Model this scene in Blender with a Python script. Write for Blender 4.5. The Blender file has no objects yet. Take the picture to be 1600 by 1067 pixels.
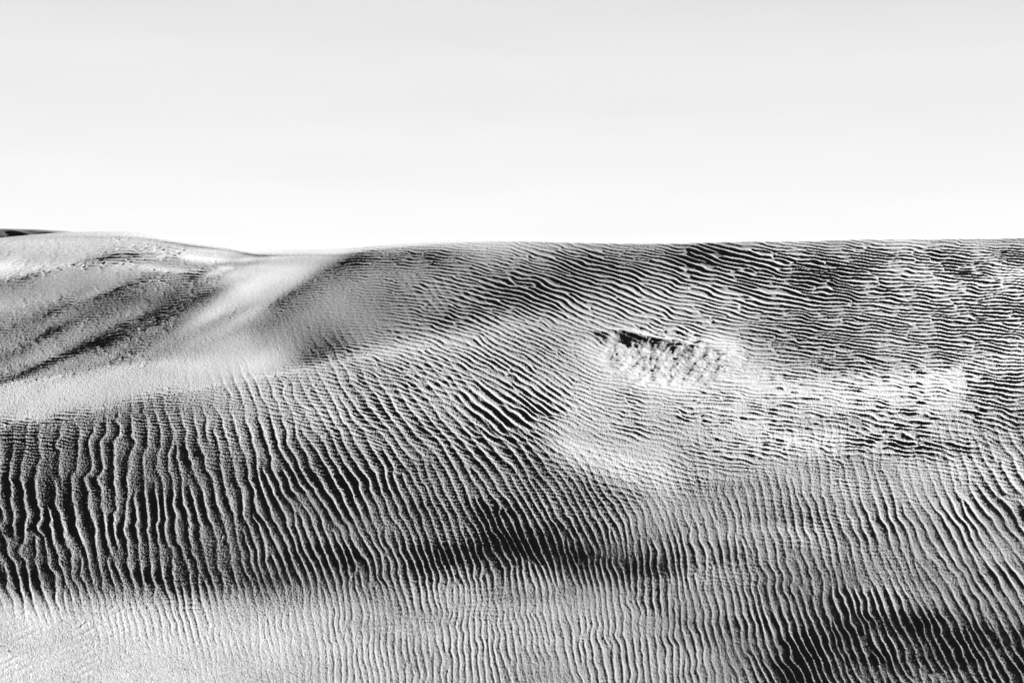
import bpy, math, os
import numpy as np

# ------------------------------------------------------------------ camera, sky, sun, exposure
F_PX, YH, EYE = 1900.0, 402.0, 1.60          # focal length and horizon row for a 1600 x 1067 frame, eye height
SUN_EL, SUN_AZ = math.radians(14.0), math.radians(44.0)   # azimuth to the right of the viewing direction
SUN_STRENGTH, EXPOSURE, ALBEDO = 5.0, 3.68, 0.12

S = bpy.context.scene
cam = bpy.data.cameras.new("camera")
cam.sensor_width = 36.0
cam.lens = 36.0 * F_PX / 1600.0
cam.shift_y = (YH - 533.5) / 1600.0
cam.clip_start, cam.clip_end = 0.05, 20000.0
cam_ob = bpy.data.objects.new("camera", cam)
cam_ob.location = (0, 0, EYE)
cam_ob.rotation_euler = (math.radians(90), 0, 0)
S.collection.objects.link(cam_ob)
S.camera = cam_ob

world = bpy.data.worlds.new("World")
S.world = world
world.use_nodes = True
nt = world.node_tree
bg = nt.nodes["Background"]
sky = nt.nodes.new("ShaderNodeTexSky")
sky.sky_type = 'NISHITA'
sky.sun_disc = False
sky.sun_elevation = SUN_EL
sky.sun_rotation = SUN_AZ
sky.air_density, sky.dust_density, sky.ozone_density = 1.0, 1.2, 1.0
N, LK = nt.nodes.new, nt.links.new
def math_node(op, a, b=None, c=None):
    m = N("ShaderNodeMath"); m.operation = op
    for k, v in enumerate((a, b, c)):
        if v is None: continue
        if isinstance(v, (int, float)): m.inputs[k].default_value = v
        else: LK(v, m.inputs[k])
    return m.outputs[0]
sep = N("ShaderNodeSeparateColor")                   # monochrome film behind a red filter
LK(sky.outputs[0], sep.inputs[0])
tc, xyz = N("ShaderNodeTexCoord"), N("ShaderNodeSeparateXYZ")
LK(tc.outputs["Generated"], xyz.inputs[0])
# added cap on sky brightness: the bright hazy band on the sun's side levels off, the sky overhead and behind is dimmed to keep shadows near black
lev = N("ShaderNodeValToRGB")
LK(xyz.outputs[2], lev.inputs[0])
lev.color_ramp.interpolation = 'EASE'
SKY_LEVELS = [(0.0, 1.02), (0.028, 0.975), (0.055, 0.945), (0.085, 0.91), (0.14, 0.86), (0.207, 0.79), (0.29, 0.64), (0.50, 0.16), (0.75, 0.06), (1.0, 0.05)]
while len(lev.color_ramp.elements) < len(SKY_LEVELS): lev.color_ramp.elements.new(0.5)
for el, (p, v) in zip(lev.color_ramp.elements, SKY_LEVELS):
    el.position = p; el.color = (v, v, v, 1)
aim = math_node('ADD', math_node('MULTIPLY', xyz.outputs[0], math.sin(math.radians(20))),
                math_node('MULTIPLY', xyz.outputs[1], math.cos(math.radians(20))))
mrg = N("ShaderNodeMapRange"); mrg.interpolation_type = 'SMOOTHSTEP'
LK(aim, mrg.inputs[0])
for k, v in ((1, -0.25), (2, 0.62), (3, 0.10), (4, 1.0)): mrg.inputs[k].default_value = v
SKY_STRENGTH = 0.05
mp = N("ShaderNodeMapping"); mp.inputs["Scale"].default_value = (3.0, 3.0, 22.0); mp.inputs["Rotation"].default_value = (0, math.radians(3), 0)
LK(tc.outputs["Generated"], mp.inputs[0])
cn = N("ShaderNodeTexNoise"); cn.inputs["Scale"].default_value = 1.3; cn.inputs["Detail"].default_value = 5.0
LK(mp.outputs[0], cn.inputs["Vector"])
cloud = math_node('MULTIPLY_ADD', cn.outputs[0], 0.09, 0.955)      # faint streaks of high haze
level = math_node('MULTIPLY', math_node('MULTIPLY', math_node('MULTIPLY', lev.outputs[0], mrg.outputs[0]), cloud), 2.0 ** -EXPOSURE / SKY_STRENGTH)
LK(math_node('MINIMUM', sep.outputs[0], level), bg.inputs[0])
bg.inputs[1].default_value = SKY_STRENGTH

sun = bpy.data.lights.new("sun", 'SUN')
sun.energy = SUN_STRENGTH
sun.angle = math.radians(0.5)
sun.color = (1.0, 1.0, 1.0)
sun_ob = bpy.data.objects.new("sun", sun)
sun_ob.rotation_euler = (math.radians(90) - SUN_EL, 0, math.pi - SUN_AZ)
sun_ob.location = (20, 20, 20)
S.collection.objects.link(sun_ob)

S.view_settings.view_transform = 'Standard'
S.view_settings.look = 'None'
S.view_settings.exposure = EXPOSURE
S.view_settings.gamma = 1.0
S.view_settings.use_curve_mapping = False
S.cycles.diffuse_bounces = 1

# ------------------------------------------------------------------ helpers
rng = np.random.default_rng(7)

def smooth(a, b, v):
    t = np.clip((v - a) / (b - a), 0, 1)
    return t * t * (3 - 2 * t)

def interp_points(pts, X, Y, rad, yscale=1.6, soft=0.15, pw=2.0):
    """Normalised inverse-distance interpolation of scattered (x, y, v1, v2...) rows."""
    P = np.array(pts, dtype=np.float64)
    shape = X.shape
    x, y = X.ravel(), Y.ravel()
    out = np.zeros((P.shape[1] - 2, x.size))
    wsum = np.full(x.size, 1e-12)
    for p in P:
        d2 = ((x - p[0]) ** 2 + ((y - p[1]) * yscale) ** 2) / rad ** 2
        w = 1.0 / (soft + d2) ** pw
        wsum += w
        for k in range(out.shape[0]):
            out[k] += w * p[2 + k]
    return [(o / wsum).reshape(shape) for o in out]

def stroke_dist(pl, X, Y):
    """Signed vertical-ish distance and clearance to a polyline (x increasing)."""
    best = np.full(X.shape, 1e9); side = np.zeros(X.shape)
    for (x0, y0), (x1, y1) in zip(pl[:-1], pl[1:]):
        dx, dy = x1 - x0, y1 - y0
        t = np.clip(((X - x0) * dx + (Y - y0) * dy) / (dx * dx + dy * dy), 0, 1)
        ex, ey = X - x0 - t * dx, Y - y0 - t * dy
        d = np.hypot(ex, ey)
        m = d < best
        best = np.where(m, d, best); side = np.where(m, ey, side)
    return best, side

def vnoise(X, Y, scale, seed):
    """Smooth value noise at scattered coordinates."""
    r = np.random.default_rng(seed)
    N = 256
    T = r.standard_normal((N, N)).astype(np.float32)
    u, v = X / scale, Y / scale
    i, j = np.floor(u).astype(np.int64), np.floor(v).astype(np.int64)
    a, b = (u - i).astype(np.float32), (v - j).astype(np.float32)
    a = a * a * a * (a * (6 * a - 15) + 10)
    b = b * b * b * (b * (6 * b - 15) + 10)
    i0, i1, j0, j1 = i % N, (i + 1) % N, j % N, (j + 1) % N
    return (T[j0, i0] * (1 - a) + T[j0, i1] * a) * (1 - b) + (T[j1, i0] * (1 - a) + T[j1, i1] * a) * b

def upsample(A, xs_lo, ys_lo, xs, ys):
    """Separable linear resampling of A[y, x]."""
    B = np.stack([np.interp(xs, xs_lo, row) for row in A])
    return np.stack([np.interp(ys, ys_lo, B[:, k]) for k in range(B.shape[1])], axis=1)

# ------------------------------------------------------------------ dune relief: slope away from the eye, by bearing and dip
SKYLINE = [(-600, 392), (-200, 384), (0, 373), (40, 367), (70, 363.5), (100, 360.8), (150, 359.5), (200, 360), (250, 364), (300, 371),
           (350, 379), (400, 386), (440, 388.5), (480, 388.5), (530, 387), (600, 382), (650, 379.5), (700, 375.5), (800, 372.5),
           (900, 373), (1000, 373), (1100, 371), (1200, 370.5), (1300, 370), (1450, 370.5), (1600, 372), (1800, 375.5), (2200, 384.5)]
# wanted slope towards the sun: broad level, then long soft swells and hollows (polyline, half width above, below, slope, weight)
SLOPE = [
 (-300,1060,-0.020),(0,1060,-0.020),(250,1060,-0.020),(500,1050,0.050),(700,1040,0.110),(850,1050,0.135),(1000,1050,0.150),(0,1250,-0.020),(800,1250,0.040),(1500,1250,0.225),
 (-200,800,0.195),(100,780,0.215),(300,770,0.205),(500,750,0.205),(650,720,0.185),(780,700,0.185),(820,780,0.195),(900,640,0.125),(700,600,0.155),(500,620,0.125),
 (1000,640,0.145),(1100,690,0.135),(1200,780,0.180),(1350,800,0.190),(1500,780,0.190),(1600,850,0.220),(1100,900,0.180),(1200,930,0.200),(1750,800,0.200),
 (850,560,0.185),(700,500,0.130),(800,430,0.155),(950,430,0.155),(1150,430,0.217),(1300,430,0.265),(1450,450,0.265),(1600,450,0.265),(1300,520,0.255),(1600,560,0.265),(1750,500,0.265),
 (1450,540,0.235),(600,450,0.175),(480,520,0.145),(400,560,0.105),(100,500,0.200),(250,470,0.200),(0,560,0.200),(150,540,0.200),(100,390,0.000),(250,385,0.000),(-200,450,0.200),
 (380,400,0.010),(-200,560,0.200),
]
SLOPE += [(1040,565,.17),(1500,395,.32),(780,600,.18),(850,630,.17),(700,650,.18),(600,600,.16),
 (1700,390,.36),(2000,400,.18),(2000,550,.16),(2000,750,.14),(2000,1000,.2),(1400,385,.26),(1600,385,.37),(1200,385,.19),(1000,390,.15),
 (650,520,.10),(740,495,.12),(600,530,.09)]
SWELLS = [
 ([(-300,680),(-100,655),(0,636),(150,607),(300,580),(400,563),(460,555)], 30, 24, -.16, 1.0),
 ([(-300,880),(100,895),(300,905),(480,890),(600,875)], 60, 30, .20, 1.0),
 ([(-300,960),(100,975),(300,985),(420,992),(500,990)], 20, 40, .0, .8),
 ([(640,880),(730,858),(810,852),(900,868),(990,884),(1085,878)], 34, 28, .237, 1.0),
 ([(1180,1090),(1260,1030),(1330,990),(1420,985),(1520,1010),(1700,1030)], 55, 125, .262, 1.0),
 ([(620,925),(760,935),(900,950),(1000,970)], 16, 36, .115, .7),
 ([(860,692),(930,706),(990,722),(1070,748)], 16, 36, .05, .85),
 ([(1120,600),(1250,622),(1400,605),(1520,590)], 26, 34, .115, .6),
 ([(925,530),(975,545),(1030,560)], 14, 20, .17, 1.0),
 ([(985,600),(1040,604),(1085,598)], 9, 10, .08, .9),
 ([(1100,528),(1130,535),(1160,548)], 12, 14, .08, .8),
 ([(1130,650),(1230,690),(1330,680)], 22, 24, .08, .6),
 ([(900,485),(1000,488),(1100,478),(1180,470)], 34, 18, .17, .9),
 ([(1200,490),(1350,500),(1500,510),(1640,505)], 40, 30, .25, .7),
 ([(285,512),(325,490),(370,460),(425,431),(480,407),(560,388)], 11, 11, -.05, .8),
 ([(395,505),(445,464),(500,430),(555,408),(650,396),(740,392)], 9, 30, .27, 1.0),
 ([(-60,618),(0,600),(80,574),(160,546),(240,516)], 7, 9, .21, .8),
 ([(60,575),(150,530),(230,490),(300,466),(355,446)], 10, 14, .25, 1.0),
 ([(-200,580),(0,566),(60,552),(120,533)], 5, 5, .06, .7),
 ([(-200,525),(0,512),(90,485),(170,455),(250,432),(340,428)], 7, 16, .24, 1.0),
 ([(-200,480),(0,462),(100,443),(200,423),(300,408),(370,402)], 11, 13, -.13, 1.0),
 ([(-100,455),(20,440),(100,417),(180,402),(280,399)], 5, 7, .20, .85),
 ([(340,428),(420,420),(500,400)], 12, 14, .0, .8),
 ([(-200,420),(0,405),(100,392),(250,380)], 9, 13, -.03, .6),
]

def sun_slope(X, Y):
    g = interp_points(SLOPE, X, Y, 70.0)[0]
    for pl, wa, wb, val, wt in SWELLS:
        d, side = stroke_dist(pl, X, Y)
        ramp = min(110.0, 0.35 * (pl[-1][0] - pl[0][0]))
        taper = smooth(0, 1, (X - pl[0][0]) / ramp + 0.35) * smooth(0, 1, (pl[-1][0] - X) / ramp + 0.35)
        w = wt * taper * np.exp(-(d / np.where(side < 0, wa, wb)) ** 2)
        g = g * (1 - w) + val * w
    left = (1 - smooth(380, 500, X)) * smooth(385, 415, Y) * (1 - smooth(560, 640, Y - 0.25 * (200 - X)))
    g = g + 0.055 * left * (vnoise(X * 0.09, Y + 0.42 * X, 8.0, 43) + 0.5 * vnoise(X * 0.08, Y + 0.42 * X, 3.5, 44))
    return g + (0.3 + 0.7 * smooth(520, 680, Y)) * (0.013 * vnoise(X, Y * 1.8, 60.0, 41) + 0.010 * vnoise(X, Y * 1.8, 24.0, 42))

QMIN = 13.0

XS_LO = np.arange(-520, 2121, 6.0)
T_LO = np.linspace(0, 1, 281)
YBOT = 1330.0

BASE = [(330, .22), (420, .235), (520, .22), (590, .11), (650, .10), (720, .19), (900, .22), (960, .09), (1340, .04)]

def macro():
    ysky = np.interp(XS_LO, *zip(*SKYLINE))
    k = np.exp(-0.5 * (np.arange(-6, 7) / 2.5) ** 2); k /= k.sum()
    ysky = np.convolve(np.pad(ysky, 6, mode='edge'), k, mode='valid')
    Y = ysky[None, :] + (YBOT - ysky)[None, :] * T_LO[:, None]
    X = np.broadcast_to(XS_LO[None, :], Y.shape)
    s = np.interp(Y, *zip(*BASE))
    # a crest rounds off: slope eases to the line of sight at the skyline
    sc = (QMIN - (Y - YH)) / F_PX
    near = 1 - smooth(0, 4, Y - ysky[None, :])
    s = s * (1 - near) + sc * near
    q = np.maximum(F_PX * s + (Y - YH), QMIN)
    # integrate ln(depth) from the bottom row upward
    dy = np.diff(Y, axis=0)
    g = 0.5 * (1 / q[1:] + 1 / q[:-1]) * dy
    L = np.zeros_like(Y)
    L[:-1] = np.cumsum(g[::-1], axis=0)[::-1]
    D = EYE * F_PX / (YBOT - YH) * np.exp(L)
    PX, PZ = (X - 800) / F_PX * D, EYE - (Y - YH) / F_PX * D
    # second pass: relief added so that the slope towards the sun is what the dune shows
    def du(a): return np.gradient(a, axis=1)
    def dv(a): return np.gradient(a, axis=0)
    xu, xv, yu, yv = du(PX), dv(PX), du(D), dv(D)
    det = xu * yv - xv * yu
    sx, sy = math.sin(SUN_AZ), math.cos(SUN_AZ)
    # d/dsun = a du + b dv ; d/dcross = c du + e dv
    a, b = (sx * yv - sy * xv) / det, (-sx * yu + sy * xu) / det
    c, e = (sy * yv + sx * xv) / det, (-sy * yu - sx * xu) / det
    def grad_t(v, axis):                       # transpose of np.gradient
        v = np.moveaxis(v, axis, 0); o = np.zeros_like(v)
        o[2:] += 0.5 * v[1:-1]; o[:-2] -= 0.5 * v[1:-1]
        o[1] += v[0]; o[0] -= v[0]; o[-1] += v[-1]; o[-2] -= v[-1]
        return np.moveaxis(o, 0, axis)
    gb = a * du(PZ) + b * dv(PZ)
    gc = c * du(PZ) + e * dv(PZ)
    crest = np.exp(-(Y - ysky[None, :]) / 8.0)
    w3 = (1.1 + 60.0 * crest) / D
    W2 = 0.18
    delta = np.zeros_like(Y)
    WY = Y
    w4 = np.zeros_like(Y)
    smin = np.zeros_like(Y)
    for it in range(9):
        gt = sun_slope(X, WY)
        zd = dv(PZ) / yv
        def A(d):
            ud, vd = du(d), dv(d)
            r1, r2 = a * ud + b * vd, W2 * (c * ud + e * vd)
            # membrane smoothing against ringing
            o = grad_t(a * r1 + c * W2 * r2, 1) + grad_t(b * r1 + e * W2 * r2, 0) + w3 ** 2 * d + grad_t(w4 / yv * (w4 * vd / yv), 0)
            return o
        r1 = gt - gb
        rhs = grad_t(a * r1, 1) + grad_t(b * r1, 0) - grad_t(c * W2 ** 2 * gc, 1) - grad_t(e * W2 ** 2 * gc, 0) + grad_t(w4 ** 2 / yv * (smin - zd), 0)
        x = delta.copy(); r = rhs - A(x)
        M = a ** 2 + b ** 2 + W2 ** 2 * (c ** 2 + e ** 2) + w3 ** 2 + (w4 / yv) ** 2
        z = r / M; p = z.copy(); rz = (r * z).sum()
        for n in range(220):
            Ap = A(p); al = rz / (p * Ap).sum()
            x += al * p; r -= al * Ap
            z = r / M; rz2 = (r * z).sum(); p = z + (rz2 / rz) * p; rz = rz2
        delta = x
        for _ in range(1):                     # np.gradient leaves a two-cell ripple free: filter it out
            dp = np.pad(delta, 1, mode='edge')
            delta = (dp[1:-1, :-2] + 2 * dp[1:-1, 1:-1] + dp[1:-1, 2:]) / 4
            dp = np.pad(delta, 1, mode='edge')
            delta = (dp[:-2, 1:-1] + 2 * dp[1:-1, 1:-1] + dp[2:, 1:-1]) / 4
        WY = Y - delta / D * F_PX
        # nothing may dip out of sight behind its own brow: hold the slope along the view above the line of sight
        smin = (np.minimum(40.0, 14.0 + 0.5 * np.maximum(WY - ysky[None, :], 0)) - (WY - YH)) / F_PX
        sv = dv(PZ + delta) / yv
        w4 = np.where((sv < smin) | (w4 > 0), 1.2, 0.0) * (Y > ysky[None, :] + 6)
    return X, Y, D, delta

# ------------------------------------------------------------------ ripples: crest direction (deg, falling to the right), spacing (px at that spot), steepness
# the broad system that climbs the faces
COARSE = [
 (20,780,88,24,1),(100,850,80,22,1),(60,920,76,20,1),(200,700,96,26,.75),(200,800,85,21,1),(250,880,79,20,1),(330,760,80,20,1),(350,890,74,18,1),
 (100,690,95,25,.6),(30,700,92,22,.45),(330,670,84,22,.8),(280,670,80,20,.7),
 (430,700,72,19,1),(450,850,67,16,1),(550,700,58,17,1),(560,850,66,15,1),(650,760,66,16,1),(620,660,52,17,1),(720,680,49,19,1),(760,640,42,16,.9),
 (460,620,62,18,.7),(540,600,60,17,.6),(400,640,72,19,.8),(680,620,46,16,.6),(500,770,60,17,1),
 (800,700,52,17,1),(830,650,42,14,.7),(700,470,55,14,.25),(760,470,45,14,.25),
 (620,930,80,12,.95),(700,850,72,13,1),(800,860,66,13,1),(900,860,76,12,1),(1000,860,83,11.5,1),(750,930,90,11,.95),(650,980,84,12,.9),(900,930,84,11,.9),
 (1000,950,88,12,1),(950,1030,80,13.5,.95),(1050,1030,85,13.5,.95),(850,1030,72,12,.8),(780,1030,82,12,1),(700,1020,86,12,1),(560,1010,84,12,.8),(420,1000,80,12,.6),
 (300,960,76,12,.8),(200,950,76,13,.7),(500,950,80,12,.7),(150,965,74,12,.4),(60,945,74,14,.7),(80,1000,74,12,.03),(200,1040,78,11,.03),(0,1060,78,11,.0),(400,1050,80,11,.2),(550,1060,84,11,.7),(0,985,74,12,.05),
 (1100,900,82,13,1),(1150,980,75,13,1),(1200,900,80,14,1),(1250,1000,67,14.5,1),(1300,900,74,15,1),(1400,900,66,15,1),(1500,900,59,16,1),(1580,880,55,16,1),
 (1400,1020,65,15.5,1),(1500,1020,64,15,1),(1590,1020,62,15,1),(1200,1050,62,13,1),(1750,950,58,16,1),(-150,850,86,22,1),(-150,1050,76,11,.0),
 (1200,770,80,16,.55),(1300,760,78,17,.6),(1400,760,74,17,.7),(1500,740,68,18,.8),(1590,740,56,20,.9),(1550,800,52,18,1),(1450,810,62,16,1),(1350,820,70,16,1),
 (1250,840,76,15.5,.95),(1150,830,80,15,.85),(1050,810,66,14.5,.7),(950,790,60,14,.8),(880,750,54,13,.75),(1000,750,60,13,.4),(1100,760,78,15,.45),(1280,700,85,17,.35),
 (1400,710,82,17,.3),(1520,690,80,18,.4),(1590,690,62,20,.5),(860,800,60,14,1),(1150,720,80,15,.15),
 (100,640,95,24,.0),(300,620,85,22,.0),(450,570,65,18,.0),(600,560,60,16,.1),(800,580,45,15,.1),(900,680,45,12,.15),(1000,690,60,13,.05),(1200,640,80,16,.03),(1400,640,78,17,.0),
 (1560,630,70,18,.05),(800,480,45,14,.1),(1000,500,50,14,.0),(300,500,80,20,.0),(1300,500,78,16,.0),(700,400,60,14,.0),(1100,400,60,14,0),(1590,500,70,18,0),(950,600,45,12,0),
 (50,430,80,20,0),(150,400,80,20,0),(150,480,80,20,0),(250,420,80,20,0),(100,560,80,20,0),(350,400,80,20,0),(450,420,80,20,0),(-150,480,80,20,0),(350,540,70,18,0),(200,590,85,22,0),(520,480,65,16,0),(620,480,60,15,.05),(560,420,60,15,0),(0,620,90,22,0),
 (900,390,50,14,0),(1300,390,60,14,0),(1500,400,60,14,0),(1150,560,60,13,0),(1450,560,75,16,0),
]
# the finer cross system and the level ripples higher up
FINE = [
 (750,620,34,14,.9),(800,650,36,14,.8),(850,625,34,12,.95),(900,640,24,8,.9),(870,570,28,9,.8),(800,590,30,11.5,.95),(720,560,25,10,.9),(600,565,16,8,.7),(800,500,24,9,.85),(900,480,27,10.5,1),(700,590,24,11,.8),
 (1000,460,21,10.5,.88),(900,420,17,8,.9),(1100,430,15,10,.8),(1200,440,12,9.5,1),(1300,430,8,8.5,1),(1400,450,3,7.5,1),(1500,430,4,7,1),(1580,470,1,7,1),(1300,520,5,7.5,.9),
 (1200,520,6,7.5,.85),(1450,540,4,7.5,.9),(1590,560,6,8,.95),(1100,500,13,8.5,.9),(1000,395,8,6,.8),(1300,390,5,6,.8),(1550,390,3,5.5,.8),(750,400,8,6,.8),(620,420,0,5.5,.75),
 (680,470,8,8,.85),(760,450,14,9,.9),(520,480,-4,5,.55),(480,540,-3,6,.3),(400,545,-6,5,.12),(560,520,2,6,.5),(640,520,10,8,.65),(450,500,-8,5,.45),
 (1000,640,8,8,.9),(950,600,11,7.5,.8),(1100,640,8,8,.6),(1180,600,5,8,.55),(1250,600,5,8,.55),(1400,600,5,8.5,.55),(1480,605,6,8,.55),(1520,580,6,8,.7),(1565,600,6,9,.85),(1100,690,12,8,.65),(1200,680,8,8,.55),(1300,650,8,8,.55),
 (1400,680,11,9,.7),(1500,640,10,9,.5),(1550,660,14,9,.5),(900,530,22,8,.7),(1040,570,10,8,.3),(1150,550,6,7.5,.55),(940,700,15,9,.4),(1020,720,15,9,.4),(880,680,25,9,.5),
 (200,700,6,5.5,.28),(100,720,5,5.5,.25),(350,650,8,6,.55),(450,620,9,7,.7),(550,620,13,8,.8),(450,700,6,6,.42),(600,700,13,7,.45),(700,760,0,6,.35),(250,800,12,5.5,.10),(450,800,10,5.5,.12),
 (650,800,5,6,.25),(1300,700,8,8,.45),(1400,750,5,6.5,.2),(1250,750,8,6.5,.2),(1590,690,12,7,.3),(1500,820,0,6,.05),(800,760,5,6.5,.35),(700,650,20,8,.6),(1050,810,6,8,.1),(1150,800,6,8,.1),
 (0,1000,-20,12.5,.5),(150,1040,-19,12.5,.5),(300,1040,-20,12.5,.4),(0,1066,-20,12.5,.5),(150,985,-19,12.5,.4),(500,1040,-25,10,.18),(500,900,0,6,.03),(900,880,0,6,.04),(1300,950,0,6,.02),(700,1040,-10,9,.12),(100,900,0,6,.03),(1000,1000,0,7,.03),
 (1550,950,0,6,.02),(0,850,0,6,.05),(-150,1050,-20,11,.3),
 (100,380,-8,5.5,0.52),(200,377,0,5.5,0.52),(60,432,-8,5,1.35),(100,500,-4,5,1.27),(250,480,-10,4.8,1.20),(250,440,-4,4.8,1.05),(0,560,-10,5,1.05),(150,440,-6,5,0.60),(340,500,-16,5,0.68),(420,430,-14,5,0.27),(480,400,-10,5,0.18),
 (310,380,4,5,0.45),(150,600,-10,5,0.18),(300,575,-8,5,0.18),(60,625,-10,5,0.18),(100,670,0,5.5,0.90),(250,640,0,5.5,0.90),(200,402,-3,6,1.65),(280,402,0,6,1.50),(100,418,-10,5.5,1.50),(30,670,0,6,0.90),(-150,500,-4,5,0.90),
 (380,400,4,5,0.18),(180,545,-10,5,1.12),(60,480,-5,5,1.20),
]

def phasor(X, Y, TX, TY, fields, seed, jitter=0.05, rounds=5, along=2.4, across=0.85):
    """Wave field built from many overlapping wave packets that follow the local crest direction and spacing:
    neighbouring packets are brought into step, so crests run on, wander and fork as wind ripples do."""
    r = np.random.default_rng(seed)
    ny, nx = X.shape
    th, lam, st = fields
    step = 4
    xs, ys = X[::step, ::step].ravel(), Y[::step, ::step].ravel()
    l_, s_ = lam[::step, ::step].ravel(), st[::step, ::step].ravel()
    cell = step * step * (YBOT - 375) / ny
    dens = 1.25 / (along * across * l_ ** 2) * cell
    keep = (r.random(xs.size) < dens) & (s_ > 0.015)
    idx = np.nonzero(keep)[0]
    iy, ix = np.unravel_index(idx, X[::step, ::step].shape)
    iy = np.clip(iy * step + r.integers(0, step, iy.size), 0, ny - 1)
    ix = np.clip(ix * step + r.integers(0, step, ix.size), 0, nx - 1)
    kx, ky = X[iy, ix], Y[iy, ix]
    t = np.radians(th[iy, ix] + r.normal(0, 3.0, iy.size)); l = lam[iy, ix] * np.exp(r.normal(0, jitter, iy.size))
    cx, cy = np.cos(t), np.sin(t)
    fx, fy = 2 * np.pi * cy / l, -2 * np.pi * cx / l
    ph = r.random(iy.size) * 2 * np.pi
    sa, sb = along * l, across * l
    rx = np.sqrt((sa * cx) ** 2 + (sb * cy) ** 2) * 2.2
    ry = np.sqrt((sa * cy) ** 2 + (sb * cx) ** 2) * 2.2
    dyr = ny / (YBOT - 375.0)
    x0 = np.clip((ix - rx).astype(int), 0, nx - 1); x1 = np.clip((ix + rx).astype(int) + 2, 1, nx)
    y0 = np.clip((iy - ry * dyr).astype(int), 0, ny - 1); y1 = np.clip((iy + ry * dyr).astype(int) + 2, 1, ny)
    for k in range(rounds):
        C = np.zeros(X.shape, np.complex64)
        W = np.zeros(X.shape, np.float32) if k == rounds - 1 else None
        for n in range(iy.size):
            a, b, c, d = y0[n], y1[n], x0[n], x1[n]
            if k < rounds - 1:
                pass
            dx = TX[a:b, c:d] - np.float32(kx[n]); dy = TY[a:b, c:d] - np.float32(ky[n])
            u = (dx * np.float32(cx[n]) + dy * np.float32(cy[n])) * np.float32(1 / sa[n])
            v = (dx * np.float32(cy[n]) - dy * np.float32(cx[n])) * np.float32(1 / sb[n])
            w = np.exp(-0.5 * (u * u + v * v))
            C[a:b, c:d] += w * np.exp(1j * (np.float32(fx[n]) * dx + np.float32(fy[n]) * dy + np.float32(ph[n])))
            if W is not None: W[a:b, c:d] += w
        if k < rounds - 1:
            ph = np.angle(C[iy, ix])
    return C, W

def profile(C, W, skew, sharp, lo=0.03, hi=0.2):
    """Sharp crest, round trough; fades out where wave packets disagree."""
    p = np.angle(C)
    p = p + skew * np.sin(p)
    h = np.maximum(1 - np.sqrt(np.sin(p / 2) ** 2 + sharp ** 2), 0) ** 1.5
    return h.astype(np.float32), smooth(lo, hi, np.abs(C) / (W + 1e-3))

# ==== BUILD
def blur(A, n, axis):
    k = np.hanning(n + 2)[1:-1]; k /= k.sum()
    P = np.pad(A, [(n // 2, n // 2) if i == axis else (0, 0) for i in range(2)], mode='edge')
    o = np.zeros_like(A)
    for i, w in enumerate(k):
        o += w * (P[i:i + A.shape[0], :] if axis == 0 else P[:, i:i + A.shape[1]])
    return o

def fine_grid():
    Xl, Yl, Dl, dl = macro()
    xs = np.arange(-400.0, 2001.0, 1.0)
    tt = np.linspace(0, 1, 980)
    up = lambda A: blur(blur(upsample(A, XS_LO, T_LO, xs, tt), 9, 1), 5, 0)
    Y, L, dz = up(Yl), up(np.log(Dl)), up(dl)
    D = np.exp(L)
    X = np.broadcast_to(xs[None, :], Y.shape)
    WY = Y - dz / D * F_PX                     # where each point is really seen
    # even the rows out over the surface as it stands
    env = np.minimum.accumulate(WY[::-1], axis=0)[::-1]
    env = env + np.arange(len(tt))[:, None] * 1e-4
    top = blur(env[:1], 15, 1)[0]
    NYR = 960
    Yn = top[None, :] + (YBOT - 40 - top)[None, :] * np.linspace(0, 1, NYR)[:, None]
    Dn = np.empty_like(Yn)
    for k in range(xs.size):
        Dn[:, k] = np.interp(Yn[:, k], env[:, k], L[:, k])
    D = np.exp(blur(blur(Dn, 5, 0), 5, 1))
    X = np.broadcast_to(xs[None, :], Yn.shape)
    PX, PZ = (X - 800) / F_PX * D, EYE - (Yn - YH) / F_PX * D
    return X, Yn, PX, D, PZ, Yn

def lowres_fields(pts, X, Y, rad, floor=0):
    st = 8
    lo = interp_points(pts, X[::st, ::st], Y[::st, ::st], rad, soft=0.3)
    xs_lo, t_lo = np.arange(X.shape[1])[::st], np.arange(X.shape[0])[::st]
    return [upsample(f, xs_lo, t_lo, np.arange(X.shape[1]), np.arange(X.shape[0])) for f in lo]

def add_mesh(name, V, F, material, label, category, kind):
    me = bpy.data.meshes.new(name)
    me.vertices.add(len(V)); me.vertices.foreach_set("co", np.ascontiguousarray(V, np.float32).ravel())
    me.loops.add(F.size); me.loops.foreach_set("vertex_index", np.ascontiguousarray(F, np.int32).ravel())
    me.polygons.add(len(F))
    me.polygons.foreach_set("loop_start", np.arange(0, F.size, 4, dtype=np.int32))
    me.polygons.foreach_set("loop_total", np.full(len(F), 4, np.int32))
    me.polygons.foreach_set("use_smooth", np.ones(len(F), bool))
    me.update(calc_edges=True)
    me.materials.append(material)
    ob = bpy.data.objects.new(name, me)
    S.collection.objects.link(ob)
    ob["label"], ob["category"], ob["kind"] = label, category, kind
    return ob

def grid_faces(ny, nx, mask=None):
    i = np.arange(ny * nx, dtype=np.int32).reshape(ny, nx)
    F = np.stack([i[:-1, :-1], i[:-1, 1:], i[1:, 1:], i[1:, :-1]], -1)[..., ::-1]
    return F.reshape(-1, 4) if mask is None else F[mask]

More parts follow.
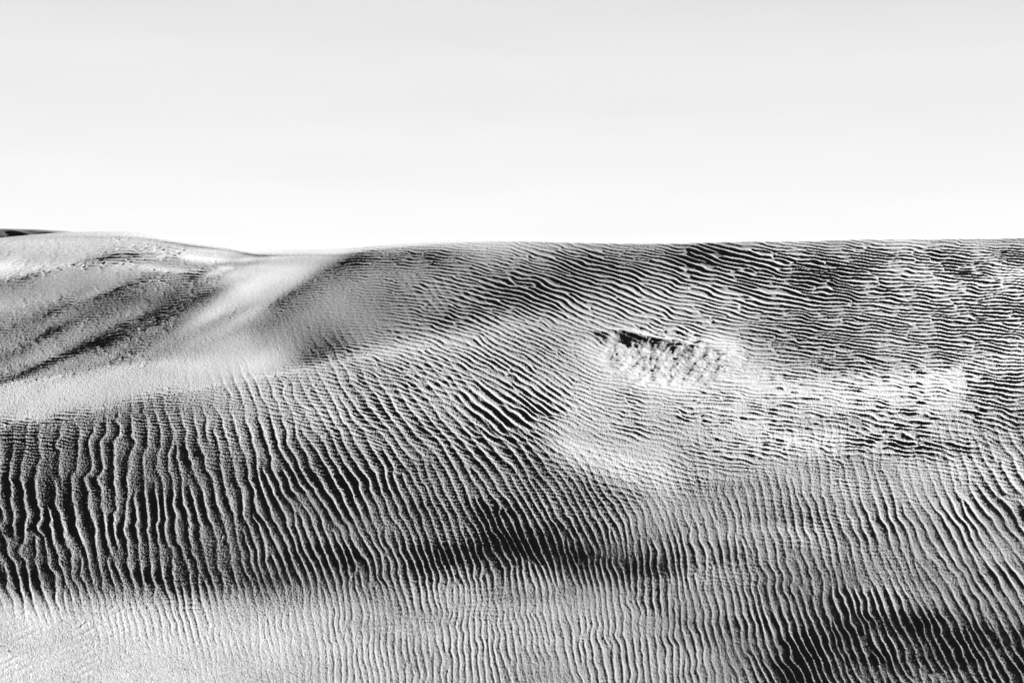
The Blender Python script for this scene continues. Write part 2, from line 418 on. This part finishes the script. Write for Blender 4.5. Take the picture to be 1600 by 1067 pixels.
def sand_material(name, albedo, grain):
    m = bpy.data.materials.new(name)
    m.use_nodes = True
    n, l = m.node_tree.nodes, m.node_tree.links
    bsdf = n["Principled BSDF"]
    bsdf.inputs["Roughness"].default_value = 1.0
    bsdf.inputs["Specular IOR Level"].default_value = 0.1
    geo = n.new("ShaderNodeNewGeometry")
    mix = []
    for scale, det in ((260.0, 1.0), (70.0, 2.0)):
        t = n.new("ShaderNodeTexNoise"); t.inputs["Scale"].default_value = scale; t.inputs["Detail"].default_value = det
        l.new(geo.outputs["Position"], t.inputs["Vector"])
        mix.append(t)
    add = n.new("ShaderNodeMath"); add.operation = 'MULTIPLY_ADD'
    l.new(mix[1].outputs[0], add.inputs[0]); add.inputs[1].default_value = 0.4
    l.new(mix[0].outputs[0], add.inputs[2])
    mr = n.new("ShaderNodeMapRange")
    l.new(add.outputs[0], mr.inputs[0])
    mr.inputs[1].default_value, mr.inputs[2].default_value = 0.4, 1.0
    mr.inputs[3].default_value, mr.inputs[4].default_value = albedo * (1 - grain), albedo * (1 + grain)
    comb = n.new("ShaderNodeCombineColor")
    for k in range(3): l.new(mr.outputs[0], comb.inputs[k])
    l.new(comb.outputs[0], bsdf.inputs["Base Color"])
    bump = n.new("ShaderNodeBump"); bump.inputs["Strength"].default_value = 0.25; bump.inputs["Distance"].default_value = 0.002
    l.new(mix[0].outputs[0], bump.inputs["Height"])
    l.new(bump.outputs[0], bsdf.inputs["Normal"])
    return m

SAND = sand_material("dry_sand", ALBEDO, 0.45)

X, WY, PX, PD, PZ, YB = fine_grid()
ny, nx = X.shape
# wandering of the crests
seedn = lambda sc, k: vnoise(X, WY * 1.6, sc, k)
fA = lowres_fields(COARSE, X, WY, 60.0)
fB = lowres_fields(FINE, X, WY, 55.0)
fA[1] *= 0.86; fB[1] *= 0.71 + 0.11 * smooth(560, 680, WY)
wob = 0.15 * fA[1] * seedn(30.0, 11) + 0.05 * fA[1] * seedn(13.0, 12)
TXa, TYa = (X + wob).astype(np.float32), (WY + 0.35 * wob).astype(np.float32)
wob = 0.19 * fB[1] * seedn(24.0, 13) + 0.10 * fB[1] * vnoise(X + 0.8 * WY, 1.8 * WY - 0.7 * X, 13.0, 14)
wob = wob * (1 - 0.85 * smooth(930, 980, WY) * (1 - smooth(450, 650, X)))
TXb, TYb = (X + 0.4 * wob).astype(np.float32), (WY + wob).astype(np.float32)
CA, WA = phasor(X, WY, TXa, TYa, fA, 1)
CB, WB = phasor(X, WY, TXb, TYb, fB, 2, jitter=0.11, along=1.85)

def world_wavelength(f):
    g0, g1 = (lambda A: np.gradient(A, axis=0)), (lambda A: np.gradient(A, axis=1))
    # world position per image px
    wyt = np.maximum(g0(WY), 0.15)
    xv, yv, xu, yu = g0(PX) / wyt, g0(PD) / wyt, g1(PX), g1(PD)
    th = np.radians(f[0])
    fx, fy = np.sin(th) / f[1], -np.cos(th) / f[1]
    det = xu * yv - xv * yu
    kx, ky = (yv * fx - yu * fy) / det, (-xv * fx + xu * fy) / det
    return 1.0 / np.hypot(kx, ky)

STEEP = 0.21
leftish = (1 - smooth(380, 480, X)) * (1 - smooth(560, 620, WY))
hA, mA = profile(CA, WA, 0.15, 0.10)
hB, mB = profile(CB, WB, 0.10, 0.10, 0.06 + 0.08 * leftish, 0.22 + 0.18 * leftish)
lwA, lwB = world_wavelength(fA), world_wavelength(fB)
ampA = STEEP / math.pi * np.minimum(lwA, 0.30) * fA[2] * mA * (0.85 + 0.25 * np.clip(seedn(60.0, 21), -1.5, 1.5))
ampB = (1.15 + 0.12 * smooth(540, 620, WY)) * STEEP / math.pi * np.minimum(lwB, 0.38) * fB[2] * mB * (0.92 + (0.08 + 0.2 * smooth(520, 640, WY)) * np.clip(seedn(45.0, 22), -1.5, 1.5))
ampA = np.minimum(ampA, 0.35 * fA[1] * PD / F_PX); ampB = np.minimum(ampB, 0.42 * fB[1] * PD / F_PX)
print("ripple spacing m", np.percentile(lwA, [5, 50, 95]).round(3), np.percentile(lwB, [5, 50, 95]).round(3))
ysk = WY.min(axis=0)[None, :]
terr = smooth(1040, 1120, X) * (1 - smooth(1520, 1590, X)) * smooth(545, 585, WY) * (1 - smooth(690, 740, WY))
ampB = ampB * (1 + terr * (np.clip(1.05 + 0.55 * vnoise(X, WY * 1.7, 11.0, 23), 0.15, 1.7) - 1))
rel = ampA * hA * smooth(2, 40, WY - ysk) + ampB * hB * (0.18 + 0.82 * smooth(0, 26, WY - ysk))
# grains
g1 = rng.standard_normal(X.shape)
far = smooth(6.5, 12.0, PD)
rel = rel + (g1 * (1 - far) * 0.175 + blur(g1, 5, 1) * far * 0.08) * PD / F_PX

# the scoured hollow, with a broken far rim and a lumpy floor
yr = np.interp(X, [880, 905, 930, 970, 1010, 1050, 1090, 1130, 1170], [530, 522, 517, 518, 525, 534, 543, 549, 552]) + 2.5 * seedn(22.0, 31)
sv = (WY - yr) / 70.0
sides = smooth(893, 965, X) * (1 - smooth(1005, 1140, X))
bv = (WY - 562) / 50.0
bu = (X - 1043) / 120.0 - 0.30 * bv
rr = np.hypot(bu, bv) + 0.10 * seedn(20.0, 35) + 0.06 * seedn(8.0, 38)
floor_ = 1 - smooth(0.55, 1.12, rr)
rel = rel * (1 - 0.88 * floor_ * smooth(0.0, 0.15, sv))
rel = rel - 0.021 * sides * smooth(0.0, 0.26, sv) * (1 - smooth(0.2, 1.2, sv))
rel = rel + 0.009 * sides * np.exp(-((sv + 0.03) / 0.045) ** 2)
rel = rel + floor_ * 0.9 * (0.0040 * vnoise(X + 1.4 * WY, (WY - 0.3 * X) * 0.8, 13.0, 33) + 0.0022 * np.abs(vnoise(X + 1.4 * WY, (WY - 0.3 * X) * 1.2, 7.0, 34)) + 0.0010 * vnoise(X, WY * 2, 3.5, 35))
# pocked sand of the bottom flat
flat = smooth(930, 985, WY) * (1 - smooth(550, 850, X))
rel = rel + flat * 0.00010 * (vnoise(X, WY * 1.5, 7.5, 36) + 0.6 * vnoise(X, WY * 1.5, 15.0, 37))
PZr = PZ + rel

# extra rows: over the back of the crest and down, and towards and past the viewer; extra columns out to both sides
def extend(PX, PD, PZ):
    top, bot = [], []
    x, y, z = PX[0].copy(), PD[0].copy(), blur(PZ[:1], 41, 1)[0]
    zs = PZ[0].copy()
    sl = np.full(x.shape, 0.0); 
    for k in range(40):
        f = 1.02 + 0.0012 * k
        sl = sl - 0.012
        step = y * (f - 1)
        zs = np.maximum(zs * 0.75 + (blur(zs[None, :], 21, 1)[0]) * 0.25 + sl * step, -0.9)
        x, y = x * f, y * f
        top.append((x, y, zs.copy()))
    x, y, z = PX[-1].copy(), PD[-1].copy(), PZ[-1].copy()
    for k in range(24):
        z = 0.8 * z + 0.2 * blur(z[None, :], 41, 1)[0]
        y = y - (0.02 + 0.02 * k)
        z = z - 0.0008 * k
        bot.append((x.copy(), y.copy(), z.copy()))
    out = []
    for k, A in enumerate((PX, PD, PZ)):
        out.append(np.concatenate([np.array([t[k] for t in top[::-1]]), A, np.array([t[k] for t in bot])], 0))
    A, B, Cc = out
    def side(col, sgn):
        xs, ys, zs = [], [], []
        w = 0.004 * np.maximum(B[:, col], 2.0)
        x, z = A[:, col].copy(), Cc[:, col].copy()
        for k in range(36):
            x = x + sgn * w * (1 + 0.35 * k)
            z = blur(z[:, None], 9, 0)[:, 0]
            z = z + (-0.9 - z) * smooth(4, 40, np.array(float(k))) * 0.25
            xs.append(x.copy()); ys.append(B[:, col].copy()); zs.append(z.copy())
        return [np.array(q).T for q in (xs, ys, zs)]
    Ls, Rs = side(0, -1), side(-1, 1)
    return [np.concatenate([Ls[k][:, ::-1], M, Rs[k]], 1) for k, M in enumerate((A, B, Cc))]

EX, EY, EZ = extend(PX, PD, PZr)
NY, NX = EX.shape
V = np.stack([EX, EY, EZ], -1).reshape(-1, 3)
# the pale dune at the left is a body of its own: the valley line parts the two
vx = [-700, -200, 0, 100, 200, 300, 355, 400, 440, 445]
vy = [640, 630, 606, 582, 548, 505, 470, 436, 392, 300]
gx = np.concatenate([np.full(36, X[0, 0]) - 10 * np.arange(36, 0, -1), X[0], np.full(36, X[0, -1])])
gy = np.concatenate([np.repeat(WY[:1], 40, 0), WY, np.repeat(WY[-1:], 24, 0)], 0)
gy = np.concatenate([np.repeat(gy[:, :1], 36, 1), gy, np.repeat(gy[:, -1:], 36, 1)], 1)
left = (gx[None, :] < 443) & (gy < np.interp(gx, vx, vy)[None, :])
lf = left[:-1, :-1]

def part(mask, *a):
    F = grid_faces(NY, NX, mask)
    used = np.unique(F)
    remap = np.zeros(NY * NX, np.int32); remap[used] = np.arange(used.size, dtype=np.int32)
    return add_mesh("sand_dune", V[used], remap[F], SAND, *a)

part(~lf, "big dune face covered in sharp wind ripples filling the foreground and right, with a scoured hollow", "dune", "structure")
part(lf, "paler smooth dune with very fine ripples rising at the left behind the big rippled face", "dune", "structure")

# far dune ridge showing at the left edge
def far_ridge():
    D0 = 90.0
    xs = np.linspace(-95, -20, 500); vs = np.linspace(-26, 30, 220)
    A, B = np.meshgrid(xs, vs)
    px = 800 + F_PX * A / (D0)
    crest = np.interp(px[0], [-1300, -700, -300, 0, 60, 105, 200, 400], [385, 366, 357.5, 357.0, 358.3, 360.8, 372, 400])
    zc = EYE + (YH - crest) / F_PX * D0
    z = zc[None, :] - np.where(B < 0, 0.42 * (np.sqrt(B * B + 1.0) - 1), 0.3 * (np.sqrt(B * B + 4.0) - 2))
    gul = vnoise(A * 1.0 + B * 1.8, B * 0.25, 1.6, 51) * 0.12 + vnoise(A + B * 1.6, B * 0.3, 0.5, 52) * 0.03
    z = np.maximum(z + gul * smooth(0, -3, B), -1.2)
    V = np.stack([A, D0 + B, z], -1).reshape(-1, 3)
    add_mesh("far_dune", V, grid_faces(220, 500), SAND, "dark far dune ridge just showing above the pale dune at the left edge", "dune", "structure")
far_ridge()

# the desert floor out to the horizon
def ground():
    r = np.concatenate([[0.0], np.geomspace(2, 9000, 90)])
    a = np.linspace(0, 2 * np.pi, 181)
    R, Aa = np.meshgrid(r, a, indexing='ij')
    gxw, gyw = R * np.cos(Aa), R * np.sin(Aa)
    z = -0.85 + 0.10 * vnoise(gxw, gyw, 14.0, 61) * smooth(8, 40, R) - 0.3 * smooth(10, 200, R)
    V = np.stack([gxw, gyw, z], -1).reshape(-1, 3)
    add_mesh("ground", V, grid_faces(len(r), len(a)), SAND, "level sand of the desert floor around and beyond the dunes", "ground", "structure")
ground()
print("verts", NY * NX)
